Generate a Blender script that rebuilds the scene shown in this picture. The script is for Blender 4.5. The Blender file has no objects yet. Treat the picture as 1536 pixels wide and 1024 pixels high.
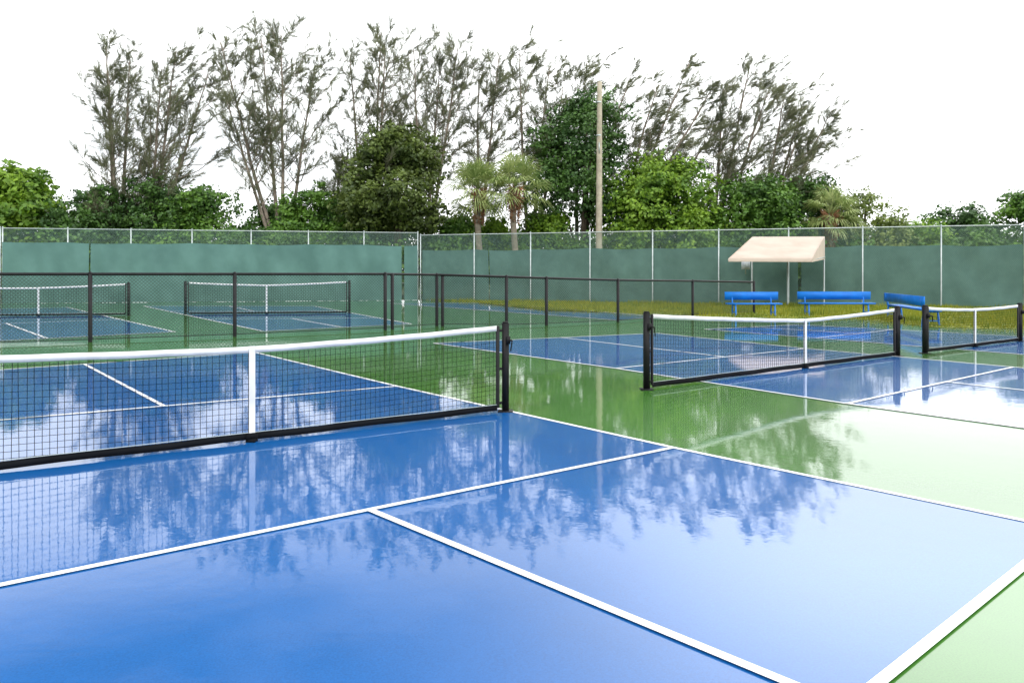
import bpy, math, numpy as np
from math import radians
rng=np.random.default_rng(7)
S=bpy.context.scene
# ---------------------------------------------------------------- helpers
def link(ob,parent=None):
    S.collection.objects.link(ob)
    if parent is not None: ob.parent=parent
    return ob
def empty(name,loc=(0,0,0)):
    e=bpy.data.objects.new(name,None);e.empty_display_size=.3
    return link(e)
def mesh_np(name,V,F,mat,parent=None,smooth=False):
    V=np.asarray(V,np.float32);F=np.asarray(F,np.int32);k=F.shape[1]
    me=bpy.data.meshes.new(name)
    me.vertices.add(len(V));me.vertices.foreach_set('co',V.ravel())
    me.loops.add(F.size);me.loops.foreach_set('vertex_index',F.ravel())
    me.polygons.add(len(F));me.polygons.foreach_set('loop_start',np.arange(len(F),dtype=np.int32)*k)
    me.polygons.foreach_set('loop_total',np.full(len(F),k,np.int32))
    if smooth: me.polygons.foreach_set('use_smooth',np.ones(len(F),bool))
    me.update(calc_edges=True);me.validate()
    me.materials.append(mat)
    return link(bpy.data.objects.new(name,me),parent)
class MB:
    def __init__(s): s.V=[];s.F=[];s.n=0
    def add(s,V,F):
        V=np.asarray(V,float);s.V.append(V);s.F.append(np.asarray(F,int)+s.n);s.n+=len(V)
    def box(s,a,b,wd,hh):
        a=np.array(a,float);b=np.array(b,float);d=b-a;d/=np.linalg.norm(d)
        up=np.array([0,0,1.]) if abs(d[2])<.9 else np.array([0,1.,0])
        r=np.cross(d,up);r/=np.linalg.norm(r);u=np.cross(r,d)
        V=[p+r*sx*wd/2+u*sz*hh/2 for p in(a,b) for sx,sz in((-1,-1),(1,-1),(1,1),(-1,1))]
        s.add(V,[(0,1,2,3),(4,7,6,5),(0,4,5,1),(1,5,6,2),(2,6,7,3),(3,7,4,0)])
    def ribbon(s,C,nr,wd,hh):
        """continuous rectangular-section band along points C, nr = horizontal normal"""
        C=np.asarray(C,float);n=len(C);nr=np.array([nr[0],nr[1],0.]);z=np.array([0,0,1.])
        V=np.concatenate([[c-nr*wd/2-z*hh/2,c+nr*wd/2-z*hh/2,c+nr*wd/2+z*hh/2,c-nr*wd/2+z*hh/2] for c in C])
        F=[(i*4+j,i*4+(j+1)%4,i*4+4+(j+1)%4,i*4+4+j) for i in range(n-1) for j in range(4)]+[(0,1,2,3),(n*4-4,n*4-1,n*4-2,n*4-3)]
        s.add(V,F)
    def tube(s,P,R,k=8):
        P=np.asarray(P,float);n=len(P);R=np.broadcast_to(R,(n,))
        T=np.gradient(P,axis=0);T/=np.linalg.norm(T,axis=1)[:,None]+1e-9
        ref=np.array([1,0,0.]) if abs(T[0][0])<.8 else np.array([0,1.,0])
        A=np.cross(T,ref);A/=np.linalg.norm(A,axis=1)[:,None]+1e-9;B=np.cross(T,A)
        th=np.arange(k)*2*np.pi/k
        V=P[:,None]+R[:,None,None]*(A[:,None]*np.cos(th)[None,:,None]+B[:,None]*np.sin(th)[None,:,None])
        i=np.arange(n-1)[:,None]*k;j=np.arange(k)[None];j2=(j+1)%k
        F=np.stack([i+j,i+j2,i+k+j2,i+k+j],-1).reshape(-1,4)
        s.add(V.reshape(-1,3),F)
        c=s.n
        s.add([P[-1]+T[-1]*R[-1]*.3],np.zeros((0,4),int))
        s.F.append(np.array([(c,c-k+q,c-k+(q+1)%k,c-k+(q+2)%k) for q in range(0,k,2)]))
    def obj(s,name,mat,parent=None,smooth=False):
        return mesh_np(name,np.concatenate(s.V),np.concatenate([f for f in s.F if len(f)]),mat,parent,smooth)
def sheet(name,poly,z,mat,parent=None):
    me=bpy.data.meshes.new(name);me.from_pydata([(x,y,z) for x,y in poly],[],[list(range(len(poly)))]);me.update()
    me.materials.append(mat)
    if me.polygons[0].normal.z<0: me.flip_normals()
    return link(bpy.data.objects.new(name,me),parent)
# ---------------------------------------------------------------- materials
def mat(name,col,rough=.6,col2=None,nscale=3.,bump=0,bscale=60.,island=0,trans=0,metal=0,spec=.5,detail=4):
    m=bpy.data.materials.new(name);m.use_nodes=True;N=m.node_tree.nodes;L=m.node_tree.links
    b=N['Principled BSDF'];b.inputs['Roughness'].default_value=rough;b.inputs['Metallic'].default_value=metal
    b.inputs['Specular IOR Level'].default_value=spec
    tc=N.new('ShaderNodeTexCoord');no=N.new('ShaderNodeTexNoise');no.inputs['Scale'].default_value=nscale;no.inputs['Detail'].default_value=detail
    L.new(tc.outputs['Object'],no.inputs['Vector'])
    mx=N.new('ShaderNodeMix');mx.data_type='RGBA'
    c2=col2 or tuple(c*.7 for c in col)
    mx.inputs['A'].default_value=(*c2,1);mx.inputs['B'].default_value=(*col,1)
    mr=N.new('ShaderNodeMapRange');mr.inputs['From Min'].default_value=.35;mr.inputs['From Max'].default_value=.65
    L.new(no.outputs['Fac'],mr.inputs['Value'])
    fac=mr.outputs['Result']
    if island:
        g=N.new('ShaderNodeNewGeometry');ma=N.new('ShaderNodeMath');ma.operation='MULTIPLY_ADD';ma.inputs[1].default_value=island;ma.use_clamp=True
        sub=N.new('ShaderNodeMath');sub.operation='SUBTRACT';sub.inputs[1].default_value=.5
        L.new(g.outputs['Random Per Island'],sub.inputs[0]);L.new(sub.outputs[0],ma.inputs[0]);L.new(fac,ma.inputs[2]);fac=ma.outputs[0]
    L.new(fac,mx.inputs['Factor']);L.new(mx.outputs['Result'],b.inputs['Base Color'])
    if bump:
        n2=N.new('ShaderNodeTexNoise');n2.inputs['Scale'].default_value=bscale;n2.inputs['Detail'].default_value=3;L.new(tc.outputs['Object'],n2.inputs['Vector'])
        bp=N.new('ShaderNodeBump');bp.inputs['Strength'].default_value=1;bp.inputs['Distance'].default_value=bump
        L.new(n2.outputs['Fac'],bp.inputs['Height']);L.new(bp.outputs['Normal'],b.inputs['Normal'])
    if trans:
        t=N.new('ShaderNodeBsdfTranslucent');L.new(mx.outputs['Result'],t.inputs['Color'])
        ms=N.new('ShaderNodeMixShader');ms.inputs[0].default_value=trans
        L.new(b.outputs[0],ms.inputs[1]);L.new(t.outputs[0],ms.inputs[2]);L.new(ms.outputs[0],N['Material Output'].inputs['Surface'])
    return m
def wet(name,col,col2,wetness=1.,ior=1.4):
    m=bpy.data.materials.new(name);m.use_nodes=True;N=m.node_tree.nodes;L=m.node_tree.links
    b=N['Principled BSDF'];b.inputs['Roughness'].default_value=.5;b.inputs['Specular IOR Level'].default_value=.12
    tc=N.new('ShaderNodeTexCoord')
    def noise(s,d,det=4,rough=.5):
        n=N.new('ShaderNodeTexNoise');n.inputs['Scale'].default_value=s;n.inputs['Detail'].default_value=det;n.inputs['Roughness'].default_value=rough
        L.new(tc.outputs['Object'],n.inputs['Vector']);return n.outputs['Fac']
    def mrange(v,a,b_,c,d):
        r=N.new('ShaderNodeMapRange');r.inputs[1].default_value=a;r.inputs[2].default_value=b_;r.inputs[3].default_value=c;r.inputs[4].default_value=d;L.new(v,r.inputs[0]);return r.outputs[0]
    mx=N.new('ShaderNodeMix');mx.data_type='RGBA';mx.inputs['A'].default_value=(*col,1);mx.inputs['B'].default_value=(*col2,1)
    L.new(mrange(noise(.45,0,6,.6),.35,.65,0,1),mx.inputs['Factor'])
    gr=N.new('ShaderNodeMix');gr.data_type='RGBA';gr.blend_type='MULTIPLY';gr.inputs['Factor'].default_value=1
    L.new(mx.outputs['Result'],gr.inputs['A'])
    cc=N.new('ShaderNodeCombineColor');g=mrange(noise(140,0,2),.3,.7,.84,1.12)
    for i in range(3): L.new(g,cc.inputs[i])
    L.new(cc.outputs[0],gr.inputs['B']);L.new(gr.outputs['Result'],b.inputs['Base Color'])
    b.inputs['Coat Weight'].default_value=wetness;b.inputs['Coat IOR'].default_value=ior
    L.new(mrange(noise(.8,0,5,.6),.42,.70,.004,.03),b.inputs['Coat Roughness'])
    ad=N.new('ShaderNodeMath');ad.operation='MULTIPLY_ADD';ad.inputs[1].default_value=.14
    ad2=N.new('ShaderNodeMath');ad2.operation='MULTIPLY_ADD';ad2.inputs[1].default_value=.38
    L.new(noise(9,0,2),ad2.inputs[0]);L.new(noise(1.8,0,2),ad2.inputs[2])
    L.new(noise(38,0,2),ad.inputs[0]);L.new(ad2.outputs[0],ad.inputs[2])
    bp=N.new('ShaderNodeBump');bp.inputs['Strength'].default_value=1;bp.inputs['Distance'].default_value=.0010
    L.new(ad.outputs[0],bp.inputs['Height']);L.new(bp.outputs['Normal'],b.inputs['Coat Normal'])
    return m
M=dict(
 blue=wet('blue_acrylic',(.001,.098,.33),(.001,.080,.27),1,1.47),
 green=wet('green_acrylic',(.045,.165,.016),(.032,.125,.012),1,1.50),
 line=wet('white_line_paint',(.80,.80,.80),(.72,.73,.74),.5),
 ground=mat('field_grass',(.06,.10,.02),.9,(.035,.06,.015),.5),
 grass=mat('lawn_grass',(.25,.26,.02),.9,(.13,.17,.015),1.2,bump=.02,bscale=25),
 blade=mat('grass_blades',(.28,.28,.02),.8,(.12,.18,.015),1.,island=.8,trans=.3),
 black=mat('black_powder_coat',(.006,.006,.007),.5,(.010,.010,.011),8,spec=.2),
 netb=mat('black_net_cord',(.008,.009,.011),.9,spec=.1),
 tape=mat('white_net_tape',(.70,.70,.69),.7,(.56,.57,.57),5),
 galv=mat('galvanised_steel',(.42,.47,.46),.4,(.32,.37,.36),6,metal=.4),
 wire=mat('galvanised_wire',(.15,.25,.21),.5,(.11,.18,.15),3,metal=.1),
 wireb=mat('green_vinyl_wire',(.018,.04,.03),.5),
 screen=mat('green_windscreen',(.090,.190,.168),.85,(.060,.138,.122),.7,bump=.02,bscale=2.5),
 wood=mat('concrete_pole',(.46,.41,.31),.85,(.32,.28,.21),2.5,bump=.01,bscale=20),
 bench=mat('blue_bench_paint',(.004,.17,.60),.5,(.004,.13,.48),3,spec=.3),
 canvas=mat('beige_canvas',(.48,.40,.33),.85,(.41,.34,.275),1.2,bump=.01,bscale=4),
 sign=mat('white_sign',(.5,.55,.58),.5,(.35,.4,.45),12),
 bark=mat('casuarina_bark',(.28,.23,.18),.9,(.17,.14,.11),3,bump=.02,bscale=15),
 bark2=mat('dark_bark',(.12,.09,.06),.9,(.07,.05,.035),3,bump=.02,bscale=15),
 needle=mat('casuarina_needles',(.22,.235,.13),.8,(.095,.11,.06),.6,island=.9,trans=.4),
 lbright=mat('leaves_bright',(.22,.36,.025),.55,(.08,.18,.014),.7,island=.8,trans=.3),
 lmid=mat('leaves_mid',(.13,.26,.028),.55,(.045,.12,.014),.7,island=.8,trans=.25),
 ldark=mat('leaves_dark',(.080,.175,.026),.55,(.028,.08,.014),.7,island=.8,trans=.2),
 lolive=mat('leaves_olive',(.12,.17,.024),.55,(.045,.075,.013),.8,island=.8,trans=.2),
 lpale=mat('leaves_pale',(.24,.30,.07),.6,(.12,.17,.04),.8,island=.8,trans=.3),
 palm=mat('palm_fronds',(.42,.48,.18),.5,(.20,.28,.08),1.5,island=.9,trans=.35),
 boots=mat('palm_boots',(.38,.19,.09),.9,(.20,.10,.055),5,island=.8),
 ptrunk=mat('palm_trunk',(.30,.26,.20),.9,(.20,.165,.12),5,bump=.02,bscale=12))
# ---------------------------------------------------------------- ground
sheet('ground',[(-600,-300),(600,-300),(600,900),(-600,900)],-.012,M['ground'])
sheet('green_court_surround',[(-46,-12),(30,-12),(36,27.2),(21.5,32.2),(-5,41.2),(-24.5,36.9),(-46,32)],0,M['green'])
G=[(-4,40.3),(-2.2,38.6),(1.3,29.5),(5.5,27.2),(6.9,25.4),(11,24.6),(11.6,20.6),(13.5,20.2),(18,18.5),(24,17),(33,17),(35.5,27.0),(21.5,31.9),(-4.8,40.9)]
sheet('lawn',G,.004,M['grass'])
def inpoly(P,poly):
    x,y=P[:,0],P[:,1];c=np.zeros(len(P),bool);n=len(poly)
    for i in range(n):
        x1,y1=poly[i];x2,y2=poly[(i+1)%n]
        k=((y1>y)!=(y2>y))&(x<(x2-x1)*(y-y1)/(y2-y1+1e-12)+x1);c^=k
    return c
Q=rng.uniform((-5,17),(35,41),(150000,2));Q=Q[inpoly(Q,G)]
n=len(Q);a=rng.uniform(0,2*np.pi,n);h=rng.uniform(.05,.18,n)*(.7+.6*(np.sin(Q[:,0]*1.7)*np.cos(Q[:,1]*1.3)>0));w=.014
b0=np.stack([Q[:,0]-w*np.cos(a),Q[:,1]-w*np.sin(a),np.full(n,.004)],1);b1=np.stack([Q[:,0]+w*np.cos(a),Q[:,1]+w*np.sin(a),np.full(n,.004)],1)
tp=np.stack([Q[:,0]+rng.normal(0,.04,n),Q[:,1]+rng.normal(0,.04,n),h],1)
mesh_np('grass',np.stack([b0,b1,tp],1).reshape(-1,3),np.arange(n*3).reshape(-1,3),M['blade'])
# ---------------------------------------------------------------- courts
def strip(mb,pts,w,z):
    P=np.array(pts,float)
    for i in range(len(P)-1):
        a,b=P[i],P[i+1];d=(b-a)/np.linalg.norm(b-a);q=np.array([-d[1],d[0]])*w/2
        V=[(*(a-q),z),(*(b-q),z),(*(b+q),z),(*(a+q),z)]
        mb.add(V,[(0,1,2,3)])
def court(poly,lines,w=.051):
    c=sheet('pickleball_court',poly,.004,M['blue'])
    mb=MB();z=.008
    for k,l in enumerate(lines): strip(mb,l,w,z+.0007*k)
    mb.obj('court_lines',M['line'],c)
    return c
court([(3.23,4.45),(1.38,6.53),(-1.49,10.03),(-4.77,14.26),(-9.07,10.7),(-6.27,7.05),(-3.16,3.09),(-.93,.81)],
 [[(3.23,4.45),(1.38,6.53),(-1.49,10.03),(-4.77,14.26)],[(-4.77,14.26),(-9.07,10.7)],[(-9.07,10.7),(-6.27,7.05),(-3.16,3.09),(-.93,.81)],[(-.93,.81),(3.23,4.45)],
  [(-3.16,3.12),(1.38,6.53)],[(-6.27,7.05),(-1.49,10.03)],[(1.15,2.63),(-.89,4.81)],[(-3.88,8.54),(-6.92,12.41)]])
court([(6.6,5.0),(4.92,7.37),(3.82,8.71),(1.62,11.9),(-1.65,16.12),(3.54,18.75),(5.77,15.0),(7.89,12.06),(11.2,8.0)],
 [[(6.6,5.0),(4.92,7.37),(3.82,8.71),(1.62,11.9),(-1.65,16.12)],[(-1.65,16.12),(3.54,18.75)],[(3.54,18.75),(5.77,15.0),(7.89,12.06),(11.2,8.0)],[(11.2,8.0),(6.6,5.0)],
  [(1.62,11.9),(5.77,15.0)],[(3.82,8.71),(7.89,12.06)],[(1.1,17.5),(3.75,13.49)],[(5.9,10.42),(8.9,6.5)]])
court([(13,8.6),(9.29,13.91),(5.04,20.06),(8.2,21.84),(11.88,17.78),(17,12)],
 [[(13,8.6),(9.29,13.91),(5.04,20.06)],[(5.04,20.06),(8.2,21.84)],[(8.2,21.84),(11.88,17.78),(17,12)],[(17,12),(13,8.6)],[(6.9,17.37),(9.9,19.9)],[(9.9,13.1),(13.2,16.3)],[(6.6,20.9),(8.4,18.6)]])
court([(-6.29,19.38),(-16.26,33.82),(-8.76,33.82),(-2.9,22.1)],
 [[(-6.29,19.38),(-16.26,33.82)],[(-16.26,33.82),(-8.76,33.82)],[(-8.76,33.82),(-2.9,22.1)],[(-2.9,22.1),(-6.29,19.38)],[(-13.1,29.2),(-6.6,29.5)],[(-9.8,24.4),(-4.3,25)],[(-12.5,33.8),(-9.9,29.35)],[(-7.1,24.7),(-4.6,20.75)]],.07)
court([(-8.43,19.17),(-18.9,32.55),(-25,28.5),(-12.3,15.6)],
 [[(-8.43,19.17),(-18.9,32.55)],[(-18.9,32.55),(-25,28.5)],[(-25,28.5),(-12.3,15.6)],[(-12.3,15.6),(-8.43,19.17)],[(-12.4,24.2),(-17,20.5)],[(-15.6,28.4),(-20.8,24.5)],[(-14.8,22.4),(-10.5,17.3)]],.07)
court([(3.3,23.8),(-5.84,36.7),(-1.5,37.4),(5.0,25.9)],
 [[(3.3,23.8),(-5.84,36.7)],[(-5.84,36.7),(-1.5,37.4)],[(-1.5,37.4),(5.0,25.9)],[(5.0,25.9),(3.3,23.8)],[(-1.3,30.3),(2.2,31)]],.07)
# ---------------------------------------------------------------- nets
def net(pa,pb,tm,ha,hm,hb,cell=.05,wire=.0032,detail=True):
    pa=np.array(pa,float);pb=np.array(pb,float);L=np.linalg.norm(pb-pa);d=(pb-pa)/L;nrm=np.array([-d[1],d[0]])
    e=empty('pickleball_net',(0,0,0))
    def P(s,z,o=0): return (*(pa+d*s+nrm*o),z)
    def H(s):
        if s<tm: t=s/tm;return ha+(hm-ha)*t-.012*4*t*(1-t)
        t=(s-tm)/(L-tm);return hm+(hb-hm)*t-.012*4*t*(1-t)
    po=MB()
    for s,h,sg in((0,ha,1),(L,hb,-1)):
        po.box(P(s,0.0),P(s,h+.02),.075,.075)
        po.box(P(s,h+.021),P(s,h+.034),.06,.06)
        po.box(P(s,.0),P(s,.012),.16,.16)
        s2=s+sg*.10
        po.tube([P(s2,.05),P(s2,h-.01)],.02,8)
        for z in (.1,h*.5,h-.06): po.box(P(s,z),P(s2,z),.02,.025)
        if detail:
            po.box(P(s,h-.2,-.055),P(s,h-.12,-.055),.045,.05)
            po.tube([P(s,h-.16,-.07),P(s,h-.16,-.13)],.010,6)
            po.tube([P(s,h-.16,-.13),P(s+sg*.02,h-.27,-.13)],.008,6)
    po.obj('posts',M['black'],e)
    a,b=.11,L-.11;ss=np.linspace(a,b,41)
    bot=.055
    mb=MB()
    for s in np.arange(a,b,cell):
        q=rng.normal(0,.004);mb.box(P(s,bot),P(s+q,H(s)-.02),wire,wire)
    nz=int((min(ha,hm,hb)-bot-.03)/cell)
    for k in range(nz+3):
        for i in range(0,40,2):
            z0=H(ss[i])-.03-k*cell;z1=H(ss[min(i+2,40)])-.03-k*cell
            if z0>bot: mb.box(P(ss[i],z0,.004),P(ss[i+2],z1,.004),wire,wire)
    mb.obj('mesh',M['netb'],e)
    tp=MB()
    tp.ribbon([P(s,H(s)-.028+.0015*math.sin(s*9)) for s in np.linspace(a,b,81)],nrm,.014,.056)
    for o in(-.0125,.0125):
        v=[P(tm-.027,.075,o),P(tm+.027,.075,o),P(tm+.027,H(tm)+.004,o),P(tm-.027,H(tm)+.004,o)]
        tp.add(v,[(0,1,2,3)])
    tp.add([P(tm-.027,H(tm)+.004,-.0125),P(tm+.027,H(tm)+.004,-.0125),P(tm+.027,H(tm)+.004,.0125),P(tm-.027,H(tm)+.004,.0125)],[(0,1,2,3)])
    tp.obj('headband_tape_and_strap',M['tape'],e)
    bt=MB()
    bt.ribbon([P(s,bot-.005+.004*math.sin(s*5.)) for s in ss],nrm,.014,.06)
    bt.box(P(tm-.05,.055),P(tm+.05,.055),.05,.055)
    bt.box(P(tm,.0),P(tm,.03),.08,.08)
    bt.obj('bottom_hem',M['netb'],e)
    lk=MB()  # thin grey strip standing in for the highlight along the bottom hem
    lk.ribbon([P(s,bot+.032,-.009) for s in ss],nrm,.003,.006)
    lk.obj('hem_highlight',M['galv'],e)
    return e
net((-4.75,5.15),(-.07,8.25),2.94,.915,.842,.933)
net((1.72,9.80),(6.88,13.69),3.57,.965,.77,.857)
net((7.62,14.14),(10.99,16.59),2.03,.86,.775,.80)
net((-11.48,26.95),(-5.90,27.82),2.75,1.15,1.05,1.17,.08,.006,False)
net((-18.85,25.7),(-13.27,26.54),2.75,1.0,.98,1.11,.08,.006,False)
# ---------------------------------------------------------------- chain link
def chain(mb,pa,pb,z0,z1a,z1b,step,w,off=0):
    pa=np.array(pa,float);pb=np.array(pb,float);L=np.linalg.norm(pb-pa);d=(pb-pa)/L;nr=np.array([-d[1],d[0]])
    V=[];h=max(z1a,z1b)
    for sg in(1,-1):
        for c in np.arange(-(h-z0)-step,L+(h-z0)+step,step):
            def top(s): return z1a+(z1b-z1a)*s/L
            t0,t1=0.,h-z0
            lo,hi=(0-c,L-c) if sg>0 else (c-L,c)
            t0=max(t0,lo);t1=min(t1,hi)
            if t1<=t0: continue
            t1=min(t1,top(c+sg*t1)-z0)
            if t1-t0<.01: continue
            q=w/2*1.414
            for (s,z) in((c+sg*t0-q,z0+t0),(c+sg*t0+q,z0+t0),(c+sg*t1+q,z0+t1),(c+sg*t1-q,z0+t1)):
                V.append((*(pa+d*s+nr*(off+sg*.003)),z))
    n=len(V)//4
    mb.add(V,np.arange(n*4).reshape(-1,4))
lf=[(-14.3,13.75,1.46),(-11.66,15.1,1.46),(-9.04,16.43,1.457),(-6.43,17.78,1.454),(-3.28,19.83,1.45),(-2.09,21.30,1.426),(-.15,21.04,1.37),(.97,21.56,1.33),(3.18,23.0,1.26),(6.16,26.14,1.2),(8.78,27.82,1.137)]
e=empty('low_chain_link_fence')
fr=MB();cw=MB()
for i,(x,y,h) in enumerate(lf):
    fr.tube([(x,y,0),(x,y,h+.02)],.045,8);fr.tube([(x,y,h+.02),(x,y,h+.05)],[.052,.02],8)
fr.tube([(-3.12,19.99,0),(-3.12,19.99,1.46)],.045,8)
fr.tube([(-1.93,21.31,0),(-1.93,21.31,1.44)],.045,8)
for (x0,y0,h0),(x1,y1,h1) in zip(lf[:-1],lf[1:]):
    fr.tube([(x0,y0,h0),(x1,y1,h1)],.032,8)
    fr.tube([(x0,y0,.06),(x1,y1,.06)],.008,6)
    chain(cw,(x0,y0),(x1,y1),.05,h0,h1,.075,.0085)
fr.obj('frame',M['black'],e);cw.obj('mesh',M['wireb'],e)
def tall(pa,pb,h,ws,seed,side=1):
    r=np.random.default_rng(seed)
    pa=np.array(pa,float);pb=np.array(pb,float);L=np.linalg.norm(pb-pa);d=(pb-pa)/L;nr=np.array([d[1],-d[0]])
    if nr[1]>0: nr=-nr
    e=empty('tall_chain_link_fence');mb=MB();n=int(round(L/3.05))
    for i in range(n+1):
        p=pa+d*L*i/n
        mb.tube([(*p,0),(*p,h+.03)],.034,8)
        mb.tube([(*p,h+.03),(*p,h+.08)],[.045,.015],8)
    mb.tube([(*pa,h),(*pb,h)],.024,8)
    mb.obj('posts_and_rail',M['galv'],e)
    c=MB();chain(c,pa,pb,.05,h,h,.075,.0075);c.obj('mesh',M['wire'],e)
    ns=int(L/.07);nz=20
    s=np.linspace(.03,L-.03,ns);z=np.linspace(0,1,nz)
    SS,ZZ=np.meshgrid(s,z)
    f=np.zeros_like(SS)
    for k in range(20):
        a=r.uniform(1.,9);b=r.uniform(-7,7);f+=np.sin(a*SS+b*ZZ+r.uniform(0,6.28)+.8*np.sin(SS*.7+k))*r.uniform(.3,1)/a**.6
    f*=.045*(1-.5*ZZ)
    f-=f.min()
    f+=.10*np.abs(np.sin(SS*np.pi*n/L))*(1-ZZ)
    top=ws-.07*np.abs(np.sin(SS*np.pi*n/L))*r.uniform(.5,1.)+.02*np.sin(SS*.9)
    Z=.006+(top-.006)*ZZ
    P=pa[None,None]+d*SS[...,None]+side*nr*(.05+f)[...,None]
    V=np.concatenate([P,Z[...,None]],-1).reshape(-1,3)
    i=np.arange(nz-1)[:,None]*ns;j=np.arange(ns-1)[None]
    F=np.stack([i+j,i+j+1,i+ns+j+1,i+ns+j],-1).reshape(-1,4)
    gap=(np.abs((s[:-1]-4.)%15.2-15)<.05)
    keep=np.tile(~gap,(nz-1,1)).reshape(-1)
    mesh_np('windscreen',V,F[keep],M['screen'],e,True)
    return e
tall((-46,31.9),(-24.5,36.7),3.6,2.95,3)
tall((-24.4,36.72),(-5.05,41.07),3.6,2.93,4)
tall((-4.9,41.05),(21.4,32.0),3.47,2.68,5,-1)
tall((21.5,31.97),(36,27.0),3.45,2.68,6,-1)
e=empty('notice_sign');mb=MB();mb.box((10.75,35.25,1.62),(10.75,35.25,2.1),.40,.02);mb.obj('panel',M['sign'],e)
mb=MB();mb.box((10.75,35.29,1.4),(10.75,35.29,2.15),.04,.03);mb.obj('bracket',M['galv'],e)
# ---------------------------------------------------------------- pole
e=empty('utility_pole');mb=MB()
zz=np.linspace(0,12.4,14);mb.tube([(4.98+.004*z,44.0,z) for z in zz],np.linspace(.21,.14,14),10);mb.obj('shaft',M['wood'],e,True)
mb=MB()
for z in(9.3,11.2): mb.tube([(4.98,44,z),(4.98,44,z+.06)],.18,10)
mb.box((4.98,43.82,8.3),(4.98,43.82,8.9),.05,.05);mb.obj('bands',M['galv'],e)
# ---------------------------------------------------------------- benches
def bench(a,b):
    a=np.array(a,float);b=np.array(b,float);L=np.linalg.norm(b-a);d=(b-a)/L;nr=np.array([d[1],-d[0]])
    if nr[1]>0 or (abs(nr[1])<.3 and nr[0]>0): nr=-nr
    e=empty('park_bench');P=lambda s,o,z:(*(a+d*s+nr*o),z)
    mb=MB()
    mb.box(P(0,0,.69),P(L,0,.69),.04,.27);mb.obj('backrest',M['bench'],e)
    mb=MB()
    for o in(.16,.36): mb.box(P(0,o,.43),P(L,o,.43),.18,.045)
    mb.obj('seat',M['bench'],e)
    mb=MB()
    for s in(.25,L-.25):
        mb.tube([P(s,.02,0),P(s,.05,.40),P(s,-.035,.8)],.025,6);mb.tube([P(s,.46,0),P(s,.42,.40)],.025,6);mb.tube([P(s,.03,.39),P(s,.45,.39)],.022,6)
        mb.tube([P(s,.03,.14),P(s,.45,.14)],.016,6)
    mb.obj('legs',M['bench'],e)
bench((7.27,26.2),(9.09,26.2));bench((9.9,26.6),(12.39,26.5));bench((12.2,25.1),(11.4,21.2))
# ---------------------------------------------------------------- canopy
e=empty('shade_canopy')
RL,RR=np.array((10.76,34.3,3.08)),np.array((13.75,33.7,3.06));EL,ER=np.array((8.75,31.0,2.05)),np.array((11.95,30.5,2.03))
nu,nv=24,12;V=[]
for j in range(nv+1):
    for i in range(nu+1):
        u,v=i/nu,j/nv
        p=(RL*(1-u)+RR*u)*(1-v)+(EL*(1-u)+ER*u)*v
        p=p-np.array((0,0,.05*math.sin(math.pi*v)*(1-.4*abs(math.sin(3*math.pi*u)))))
        V.append(p)
F=[(j*(nu+1)+i,j*(nu+1)+i+1,(j+1)*(nu+1)+i+1,(j+1)*(nu+1)+i) for j in range(nv) for i in range(nu)]
k=len(V)
for i in range(nu+1):
    u=i/nu;p=EL*(1-u)+ER*u;V.append(p+np.array((0,0,-.13)))
F+=[(nv*(nu+1)+i,nv*(nu+1)+i+1,k+i+1,k+i) for i in range(nu)]
mesh_np('fabric_roof',V,F,M['canvas'],e,False)
k=[]
for R_,E_ in((RL,EL),(RR,ER)):
    k.append([R_,E_,E_+np.array((0,0,-.13)),R_+np.array((0,0,-1.0))])
mb=MB();mb.add(k[0],[(0,1,2,3)]);mb.add(k[1],[(0,1,2,3)]);mb.obj('side_panels',M['canvas'],e)
mb=MB()
for p in(RL,RR,(RL+RR)/2): mb.tube([(p[0],p[1]+.08,0),(p[0],p[1]+.08,p[2]-.03)],.04,8)
mb.tube([RL+(0,.06,-.05),RR+(0,.06,-.05)],.025,8);mb.tube([EL+(0,.04,-.03),ER+(0,.04,-.03)],.025,8)
for R_,E_ in((RL,EL),(RR,ER)): mb.tube([R_+(0,0,-.9),E_+(0,0.05,-.06)],.022,8)
mb.obj('frame',M['galv'],e)
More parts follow.
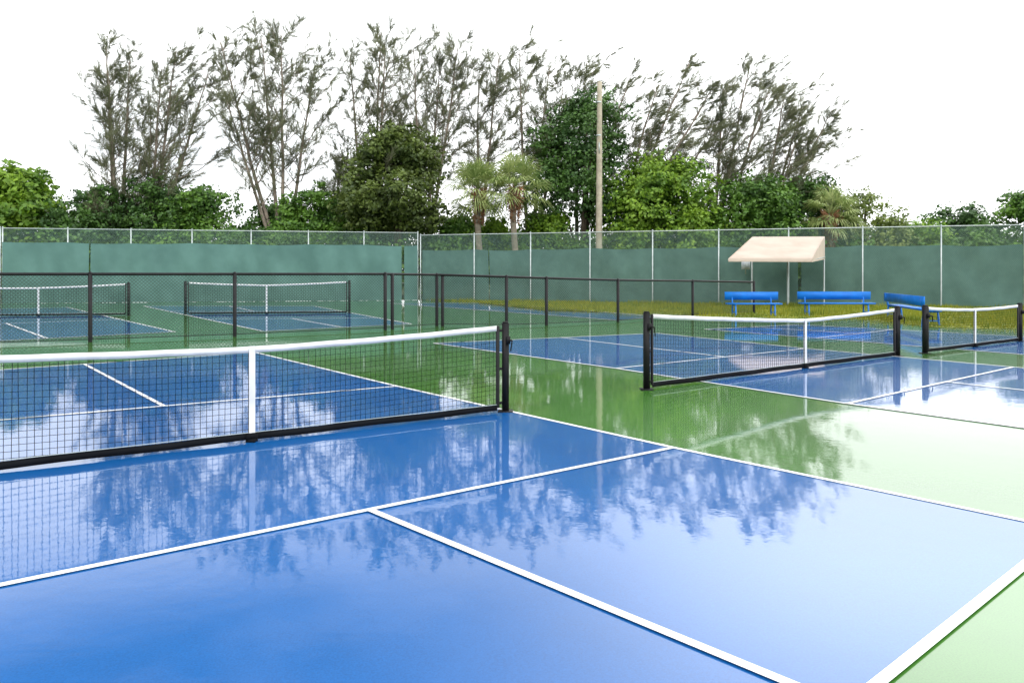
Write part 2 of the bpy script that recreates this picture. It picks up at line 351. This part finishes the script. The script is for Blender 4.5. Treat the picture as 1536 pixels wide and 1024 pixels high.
# ---------------------------------------------------------------- foliage
def unit(v): return v/(np.linalg.norm(v,axis=-1,keepdims=True)+1e-9)
def leaves(name,C,Nn,size,mat_,parent):
    n=len(C);r=rng.normal(size=(n,3));A=unit(np.cross(Nn,r));B=np.cross(Nn,A)
    s=size*rng.uniform(.6,1.3,(n,1))
    V=np.stack([C-A*s*.5,C-B*s*.3,C+A*s*.5,C+B*s*.3],1).reshape(-1,3)
    return mesh_np(name,V,np.arange(n*4).reshape(-1,4),mat_,parent)
NL=0
def bush(name,x,y,ztop,w,mat_,leaf=.22,dens=1.,zbot=.3,trunk=None,round_=False):
    global NL
    e=empty(name);hw=w/2;hz=(ztop-zbot)/2;zc=(ztop+zbot)/2
    C=[];Nn=[];nl=int(11+w*3)
    lob=[]
    for i in range(nl):
        a=rng.uniform(0,2*np.pi);ph=rng.uniform(-.8,1);rr=rng.uniform(.45,1.0)
        q=math.sqrt(max(0,1-min(1,abs(ph))**2)) if round_ else math.sqrt(max(0,1-max(0,ph)**2))
        r=rng.uniform(.11,.23)*min(w,ztop-zbot)
        lob.append((x+math.cos(a)*q*(hw-r*.6)*rr*1.25,y+math.sin(a)*q*(hw-r*.7)*rr,zc+ph*(hz-r*.8)*rng.uniform(.85,1.06),r))
    lob.append((x+rng.normal(0,.4),y,ztop-hw*.4,hw*.28));lob.append((x,y,zc,min(hw,hz)*.6))
    for (lx,ly,lz,r) in lob:
        nc=int(22*r*r*dens+12)
        dirs=unit(rng.normal(size=(nc,3)));dirs[:,1]-=.3;dirs=unit(dirs)
        cc=np.array([lx,ly,lz])+dirs*(r*rng.uniform(.6,1.38,(nc,1)))
        m=int(22*dens)
        off=rng.normal(size=(nc,m,3))*np.array([.21,.21,.13])*rng.uniform(.5,1.4,(nc,1,1))
        p=(cc[:,None]+off).reshape(-1,3)
        nn=unit(np.repeat(dirs,m,0)*.7+rng.normal(size=(nc*m,3))*.55+np.array([0,0,.45]))
        k=p[:,2]>.05
        C.append(p[k]);Nn.append(nn[k])
    C=np.concatenate(C);NL+=len(C)
    leaves('foliage',C,np.concatenate(Nn),leaf,mat_,e)
    mb=MB();base=np.array([x,y,0.]);nt=trunk or 2
    for i in range(nt+3):
        l=lob[rng.integers(len(lob))];t=np.linspace(0,1,6)[:,None];tip=np.array(l[:3])
        P=base+(tip-base)*t+np.array([0,0,1.])*np.sin(t*np.pi)*.3;P[:,:2]=base[:2]+(tip[:2]-base[:2])*t**1.6
        mb.tube(P,np.linspace(.13+.012*w,.03,6),6)
    mb.obj('trunk_and_limbs',M['bark2'],e,True)
    return e
NN=0
def casu(x,y,H,stems,crotch=.0,lean=.12,seed=0,dens=1.,tmin=.28,fullness=1.,r0=.17):
    global NN
    H=H*.965
    r=np.random.default_rng(seed);e=empty('australian_pine_tree');mb=MB();T=[];base=np.array([x,y,0.])
    for (sx,sy,hf) in stems:
        n=16;t=np.linspace(0,1,n);Hs=H*hf
        tt=np.clip((t-crotch)/(1-crotch),0,1)
        P=np.stack([x+sx*tt**.9+lean*Hs*.18*t**2+.10*np.cumsum(r.normal(0,.35,n))*t,y+sy*tt+.08*np.cumsum(r.normal(0,.35,n))*t,Hs*t],1)
        mb.tube(P,np.linspace(r0,.025,n)**1.0,7)
        nb=int(42*hf*dens)
        for k in range(nb):
            tb=tmin+(.985-tmin)*((k+r.uniform())/nb)**.85
            i=min(int(tb*(n-1)),n-2);f=tb*(n-1)-i;p0=P[i]*(1-f)+P[i+1]*f
            az=r.uniform(0,2*np.pi);el=math.radians(r.uniform(15,60))
            d=np.array([math.cos(az)*math.cos(el),math.sin(az)*math.cos(el),math.sin(el)])
            Lb=Hs*(.060+.19*(1-tb)**.7)*r.uniform(.45,1.4)*(1+.25*math.cos(az)*(lean>0))*fullness
            m=6;u=np.linspace(0,1,m)[:,None]
            B=p0+d*Lb*u+np.array([lean*.9,0,.22])*Lb*u**2+np.cumsum(r.normal(0,.035,(m,3)),0)*Lb
            mb.tube(B,np.linspace(.036*(1.2-tb)+.009,.009,m),4)
            # bare stretches between leafy sprays
            ns=int((3.2+Lb*2.7)*r.choice([.45,1.,1.25]))
            for q in range(ns):
                ub=r.uniform(.3,1);ii=min(int(ub*(m-1)),m-2);ff=ub*(m-1)-ii;s0=B[ii]*(1-ff)+B[ii+1]*ff
                sd=unit(d*.7+r.normal(0,.5,3)+np.array([lean*1.6,0,.45]));Ls=r.uniform(.4,1.1)*(.6+.5*(1-tb))
                T.append((s0,s0+sd*Ls))
    mb.obj('trunk_and_branches',M['bark'],e,True)
    T=np.array(T);nt=len(T);per=21
    u=r.uniform(0,1,(nt,per,1))**.8
    o=T[:,None,0]+(T[:,None,1]-T[:,None,0])*u+r.normal(0,.03,(nt,per,3))
    dd=unit(T[:,1]-T[:,0])[:,None]*.9+r.normal(0,.30,(nt,per,3))+np.array([lean*.8,0,-.06])
    dd=unit(dd);ln=r.uniform(.18,.44,(nt,per,1))
    tip=o+dd*ln;side=unit(np.cross(dd,r.normal(size=(nt,per,3))))*.0125
    V=np.stack([o-side,o+side,tip+side*.5,tip-side*.5],2).reshape(-1,3)
    NN+=len(V)//4
    mesh_np('needles',V,np.arange(len(V)).reshape(-1,4),M['needle'],e)
    return e
casu(-24.6,48,16.8,[(-.9,0,.97),(.3,.5,.93),(-.2,-.6,.86)],lean=.02,seed=1,tmin=.2,fullness=.75,dens=1.2)
casu(-22.6,48,16.2,[(.9,0,.98),(2.4,.6,.9),(0.2,-.5,.9)],.1,lean=.25,seed=2,tmin=.33,fullness=1.1)
casu(-14.2,47.5,17.2,[(-4.0,0,.96),(-1.8,.8,.98),(.2,-.6,.96),(1.8,.3,.86),(-3.2,-.5,.72)],.12,lean=.06,seed=3,tmin=.40,fullness=1.05,dens=.95)
casu(-9.0,49,17.6,[(-1.4,0,.9),(.5,.4,1.0),(1.0,-.6,.93)],.05,lean=.02,seed=4,tmin=.3,fullness=1.)
casu(-5.6,49,16.6,[(-.8,0,.98),(.9,.4,.94),(2.0,.3,1.0)],.1,lean=.06,seed=5,tmin=.35,fullness=.95)
casu(-2.2,49.5,16.2,[(-.4,0,.9),(1.0,.3,1.0)],.1,lean=.12,seed=6,tmin=.36,fullness=.95,dens=.95)
casu(1.2,49,16.0,[(-1.1,0,1.0),(.8,.4,.95),(1.9,-.5,.85)],.1,lean=.16,seed=7,tmin=.32,fullness=.95)
casu(4.2,49,16.0,[(-.4,0,.96),(2.4,.2,.9)],.15,lean=.4,seed=8,tmin=.35,fullness=1.)
casu(6.6,47.5,15.8,[(1.0,0,.86),(3.0,.4,.95),(4.4,-.3,.86),(5.6,.3,.74)],.22,lean=.6,seed=9,tmin=.38,fullness=.95,dens=.95)
casu(12.6,48,14.9,[(.1,0,.9),(1.4,.3,1.0),(2.8,-.3,.9)],.15,lean=.3,seed=10,tmin=.3,fullness=1.1)
casu(15.6,48,13.6,[(.4,0,.95),(1.6,.4,.9),(3.4,0,.86),(1.2,-.6,.72)],.2,lean=.4,seed=11,tmin=.3,fullness=1.1)
casu(-11.5,50,9.8,[(0,0,.9),(.6,.2,1)],.1,lean=.1,seed=12,tmin=.3,fullness=.9,dens=.7,r0=.1)
Bs=[('seagrape_tree',-30.6,48,8.3,5.8,'lbright',.36),('ficus_tree',-25.6,47.5,7.2,5,'ldark',.24),('ficus_tree',-22.2,48,7.3,5,'ldark',.24),('ficus_tree',-19,47.5,6.9,5,'lmid',.24),
('ficus_tree',-15.4,48.5,5.9,4.4,'ldark',.24),('ficus_tree',-12.2,47.5,6.9,4.8,'lmid',.24),('ficus_tree',-9.6,47,5.8,3.5,'lmid',.24),
('shrub',-3.4,47,5.2,3.8,'lmid',.24),('shrub',-.9,46.8,4.9,3.8,'lbright',.24),('shrub',2.0,46.5,5.2,3.8,'lbright',.24),
('ficus_tree',9.3,46.5,8.7,7.2,'lbright',.26),('ficus_tree',14.6,46.5,7.3,5.8,'lmid',.24),('ficus_tree',17.9,47.5,7.6,5,'ldark',.24),
('shrub',21.4,46.5,6.6,4.8,'lpale',.22),('shrub',25.0,47,4.8,4.4,'lbright',.22),('ficus_tree',28.4,48,5.8,4.6,'ldark',.24),('ficus_tree',32.2,47.5,6.5,4.8,'lmid',.26),('ficus_tree',37,48,6.2,6,'ldark',.26),('ficus_tree',-36.5,48,7.5,6.5,'lmid',.26)]
for nm,x,y,zt,w,m_,lf_ in Bs: bush(nm,x,y,zt,w,M[m_],lf_,.75 if nm=='seagrape_tree' else 1.)
bush('oak_tree',-6.9,46.2,10.2,6.0,M['lolive'],.25,1.15,zbot=2.6,trunk=4,round_=True)
bush('pine_tree',4.3,47.2,12.6,6.0,M['ldark'],.22,1.0,zbot=3.6,trunk=3,round_=True)
e=empty('hedge');C=[];Nn=[]
for x in np.arange(-44,46,1.25):
    for yy,zt in((45.6,3.5),(51,4.6)):
        r=rng.uniform(1.0,1.5);z=rng.uniform(1.4,zt-r*.6);nc=32
        dirs=unit(rng.normal(size=(nc,3))+np.array([0,-.3,.1]));cc=np.array([x+rng.normal(0,.3),yy,z])+dirs*r*rng.uniform(.7,1.1,(nc,1))*np.array([1.1,1,1.25])
        p=(cc[:,None]+rng.normal(size=(nc,22,3))*np.array([.28,.28,.18])).reshape(-1,3)
        nn=unit(np.repeat(dirs,22,0)*.7+rng.normal(size=(nc*22,3))*.55+np.array([0,0,.45]));k=p[:,2]>.05
        C.append(p[k]);Nn.append(nn[k])
leaves('foliage',np.concatenate(C),np.concatenate(Nn),.27,M['lmid'],e)
def palm(x,y,zc,R):
    e=empty('sabal_palm_tree');mb=MB();z=np.linspace(0,zc-.1,10)
    mb.tube(np.stack([x+.08*np.sin(z),np.full(10,y),z],1),np.linspace(.2,.17,10),10);mb.obj('trunk',M['ptrunk'],e,True)
    c=np.array([x,y,zc]);D=[]
    for i in range(620):
        zz=zc-rng.uniform(0.,2.0);a=rng.uniform(0,6.28);o=np.array([x+.19*math.cos(a),y+.19*math.sin(a),zz]);dr=np.array([math.cos(a),math.sin(a),rng.uniform(-.9,1.4)]);dr/=np.linalg.norm(dr)
        l=rng.uniform(.15,.5)*(.45+.9*(1-(zc-zz)/2.0));s=unit(np.cross(dr,rng.normal(size=3)))*.03
        D+= [o-s,o+s,o+dr*l+s*.3,o+dr*l-s*.3]
    mesh_np('boots',D,np.arange(len(D)).reshape(-1,4),M['boots'],e)
    st=MB();L=[]
    for i in range(44):
        a=rng.uniform(0,6.28);el=math.radians(rng.uniform(-42,85));d=np.array([math.cos(a)*math.cos(el),math.sin(a)*math.cos(el),math.sin(el)])
        pl=R*rng.uniform(.42,.62);hub=c+d*pl+np.array([0,0,-.12*pl]);st.tube([c+d*.1,c+d*pl*.5,hub],.016,4)
        side=unit(np.cross(d,[0,0,1.]+rng.normal(0,.2,3)));up=np.cross(side,d)
        fl=R*rng.uniform(.5,.70)
        for k in range(20):
            th=math.radians(-95+190*k/19+rng.normal(0,2));dd=unit(d*math.cos(th)+side*math.sin(th)+up*rng.normal(.12,.06))
            w=unit(np.cross(dd,up))*.032;l=fl*(1-.25*abs(th)/1.8)*rng.uniform(.85,1.1)
            m=hub+dd*l*.6;t=m+unit(dd+np.array([0,0,-.9]))*l*.45
            L.append([hub-w*.3,hub+w*.3,m+w,m-w]);L.append([m-w,m+w,t+w*.1,t-w*.1])
    L=np.array(L).reshape(-1,3);mesh_np('fronds',L,np.arange(len(L)).reshape(-1,4),M['palm'],e);st.obj('stalks',M['palm'],e)
palm(-1.9,44.0,6.2,2.2);palm(.15,43.7,6.3,2.35)
palm(18.6,44.8,4.9,1.9)
# ---------------------------------------------------------------- sky
Wd=bpy.data.worlds.new('World');S.world=Wd;Wd.use_nodes=True;N=Wd.node_tree.nodes;L=Wd.node_tree.links
bg=N['Background'];bg.inputs[1].default_value=.1
sky=N.new('ShaderNodeTexSky');sky.sky_type='NISHITA';sky.sun_disc=False;sky.sun_elevation=radians(48);sky.sun_rotation=radians(215)
tc=N.new('ShaderNodeTexCoord');sp=N.new('ShaderNodeSeparateXYZ');L.new(tc.outputs['Generated'],sp.inputs[0])
def mr(v,a,b,c,d,smooth=True):
    r=N.new('ShaderNodeMapRange');r.interpolation_type='SMOOTHSTEP' if smooth else 'LINEAR'
    for i,q in enumerate((a,b,c,d)): r.inputs[i+1].default_value=q
    L.new(v,r.inputs[0]);return r.outputs[0]
def mth(op,a,b,clamp=False):
    m=N.new('ShaderNodeMath');m.operation=op;m.use_clamp=clamp
    for i,q in enumerate((a,b)):
        if isinstance(q,(int,float)): m.inputs[i].default_value=q
        else: L.new(q,m.inputs[i])
    return m.outputs[0]
mp=N.new('ShaderNodeMapping');mp.inputs['Scale'].default_value=(1,1,2.6);L.new(tc.outputs['Generated'],mp.inputs[0])
no=N.new('ShaderNodeTexNoise');no.inputs['Scale'].default_value=3.2;no.inputs['Detail'].default_value=7;no.inputs['Roughness'].default_value=.55;L.new(mp.outputs[0],no.inputs['Vector'])
cl=mr(no.outputs['Fac'],.40,.60,0,1)
# thinner, bluer cloud high on the left; thick bright cloud on the right
thin=mth('MULTIPLY',mr(sp.outputs['Z'],.27,.42,0,1),mr(sp.outputs['X'],-.32,.24,1,0))
low=mth('MULTIPLY',mr(sp.outputs['Z'],.05,.24,.75,0),mr(sp.outputs['X'],-.45,-.1,1,0))
hole=mth('ADD',mth('MULTIPLY',thin,mth('SUBTRACT',.97,mth('MULTIPLY',cl,.22))),mth('MULTIPLY',low,mth('SUBTRACT',1.05,cl)),True)
mask=mth('SUBTRACT',1.,hole,True)
zen=mth('MULTIPLY',mr(sp.outputs['X'],-.1,.35,18.5,21.5),mth('ADD',1.,mth('MULTIPLY',mr(sp.outputs['Z'],.20,.40,0,.75),mr(sp.outputs['X'],-.05,.4,0,1))))
wc=N.new('ShaderNodeCombineColor')
for i,k in enumerate((.985,1.,1.015)): L.new(mth('MULTIPLY',zen,k),wc.inputs[i])
mx=N.new('ShaderNodeMix');mx.data_type='RGBA';L.new(mask,mx.inputs['Factor']);L.new(sky.outputs[0],mx.inputs['A']);L.new(wc.outputs[0],mx.inputs['B'])
L.new(mx.outputs['Result'],bg.inputs[0])
sl=bpy.data.lights.new('sun','SUN');sl.energy=1.5;sl.angle=radians(12);sl.color=(1,.96,.9)
so=link(bpy.data.objects.new('sun',sl))
from mathutils import Vector
az=radians(215);el=radians(48)
dv=Vector((math.sin(az)*math.cos(el),math.cos(az)*math.cos(el),math.sin(el)))
so.rotation_euler=dv.to_track_quat('Z','Y').to_euler()
# ---------------------------------------------------------------- camera
cam=bpy.data.cameras.new('camera');co=link(bpy.data.objects.new('camera',cam));co.location=(0,0,1.5);co.rotation_euler=(radians(90),0,0)
cam.sensor_width=36;cam.lens=26.95;cam.shift_y=-.0677;cam.clip_end=2000;cam.clip_start=.05
S.camera=co
S.view_settings.view_transform='Standard';S.view_settings.look='None';S.view_settings.exposure=0
print('leaves',NL,'needles',NN)
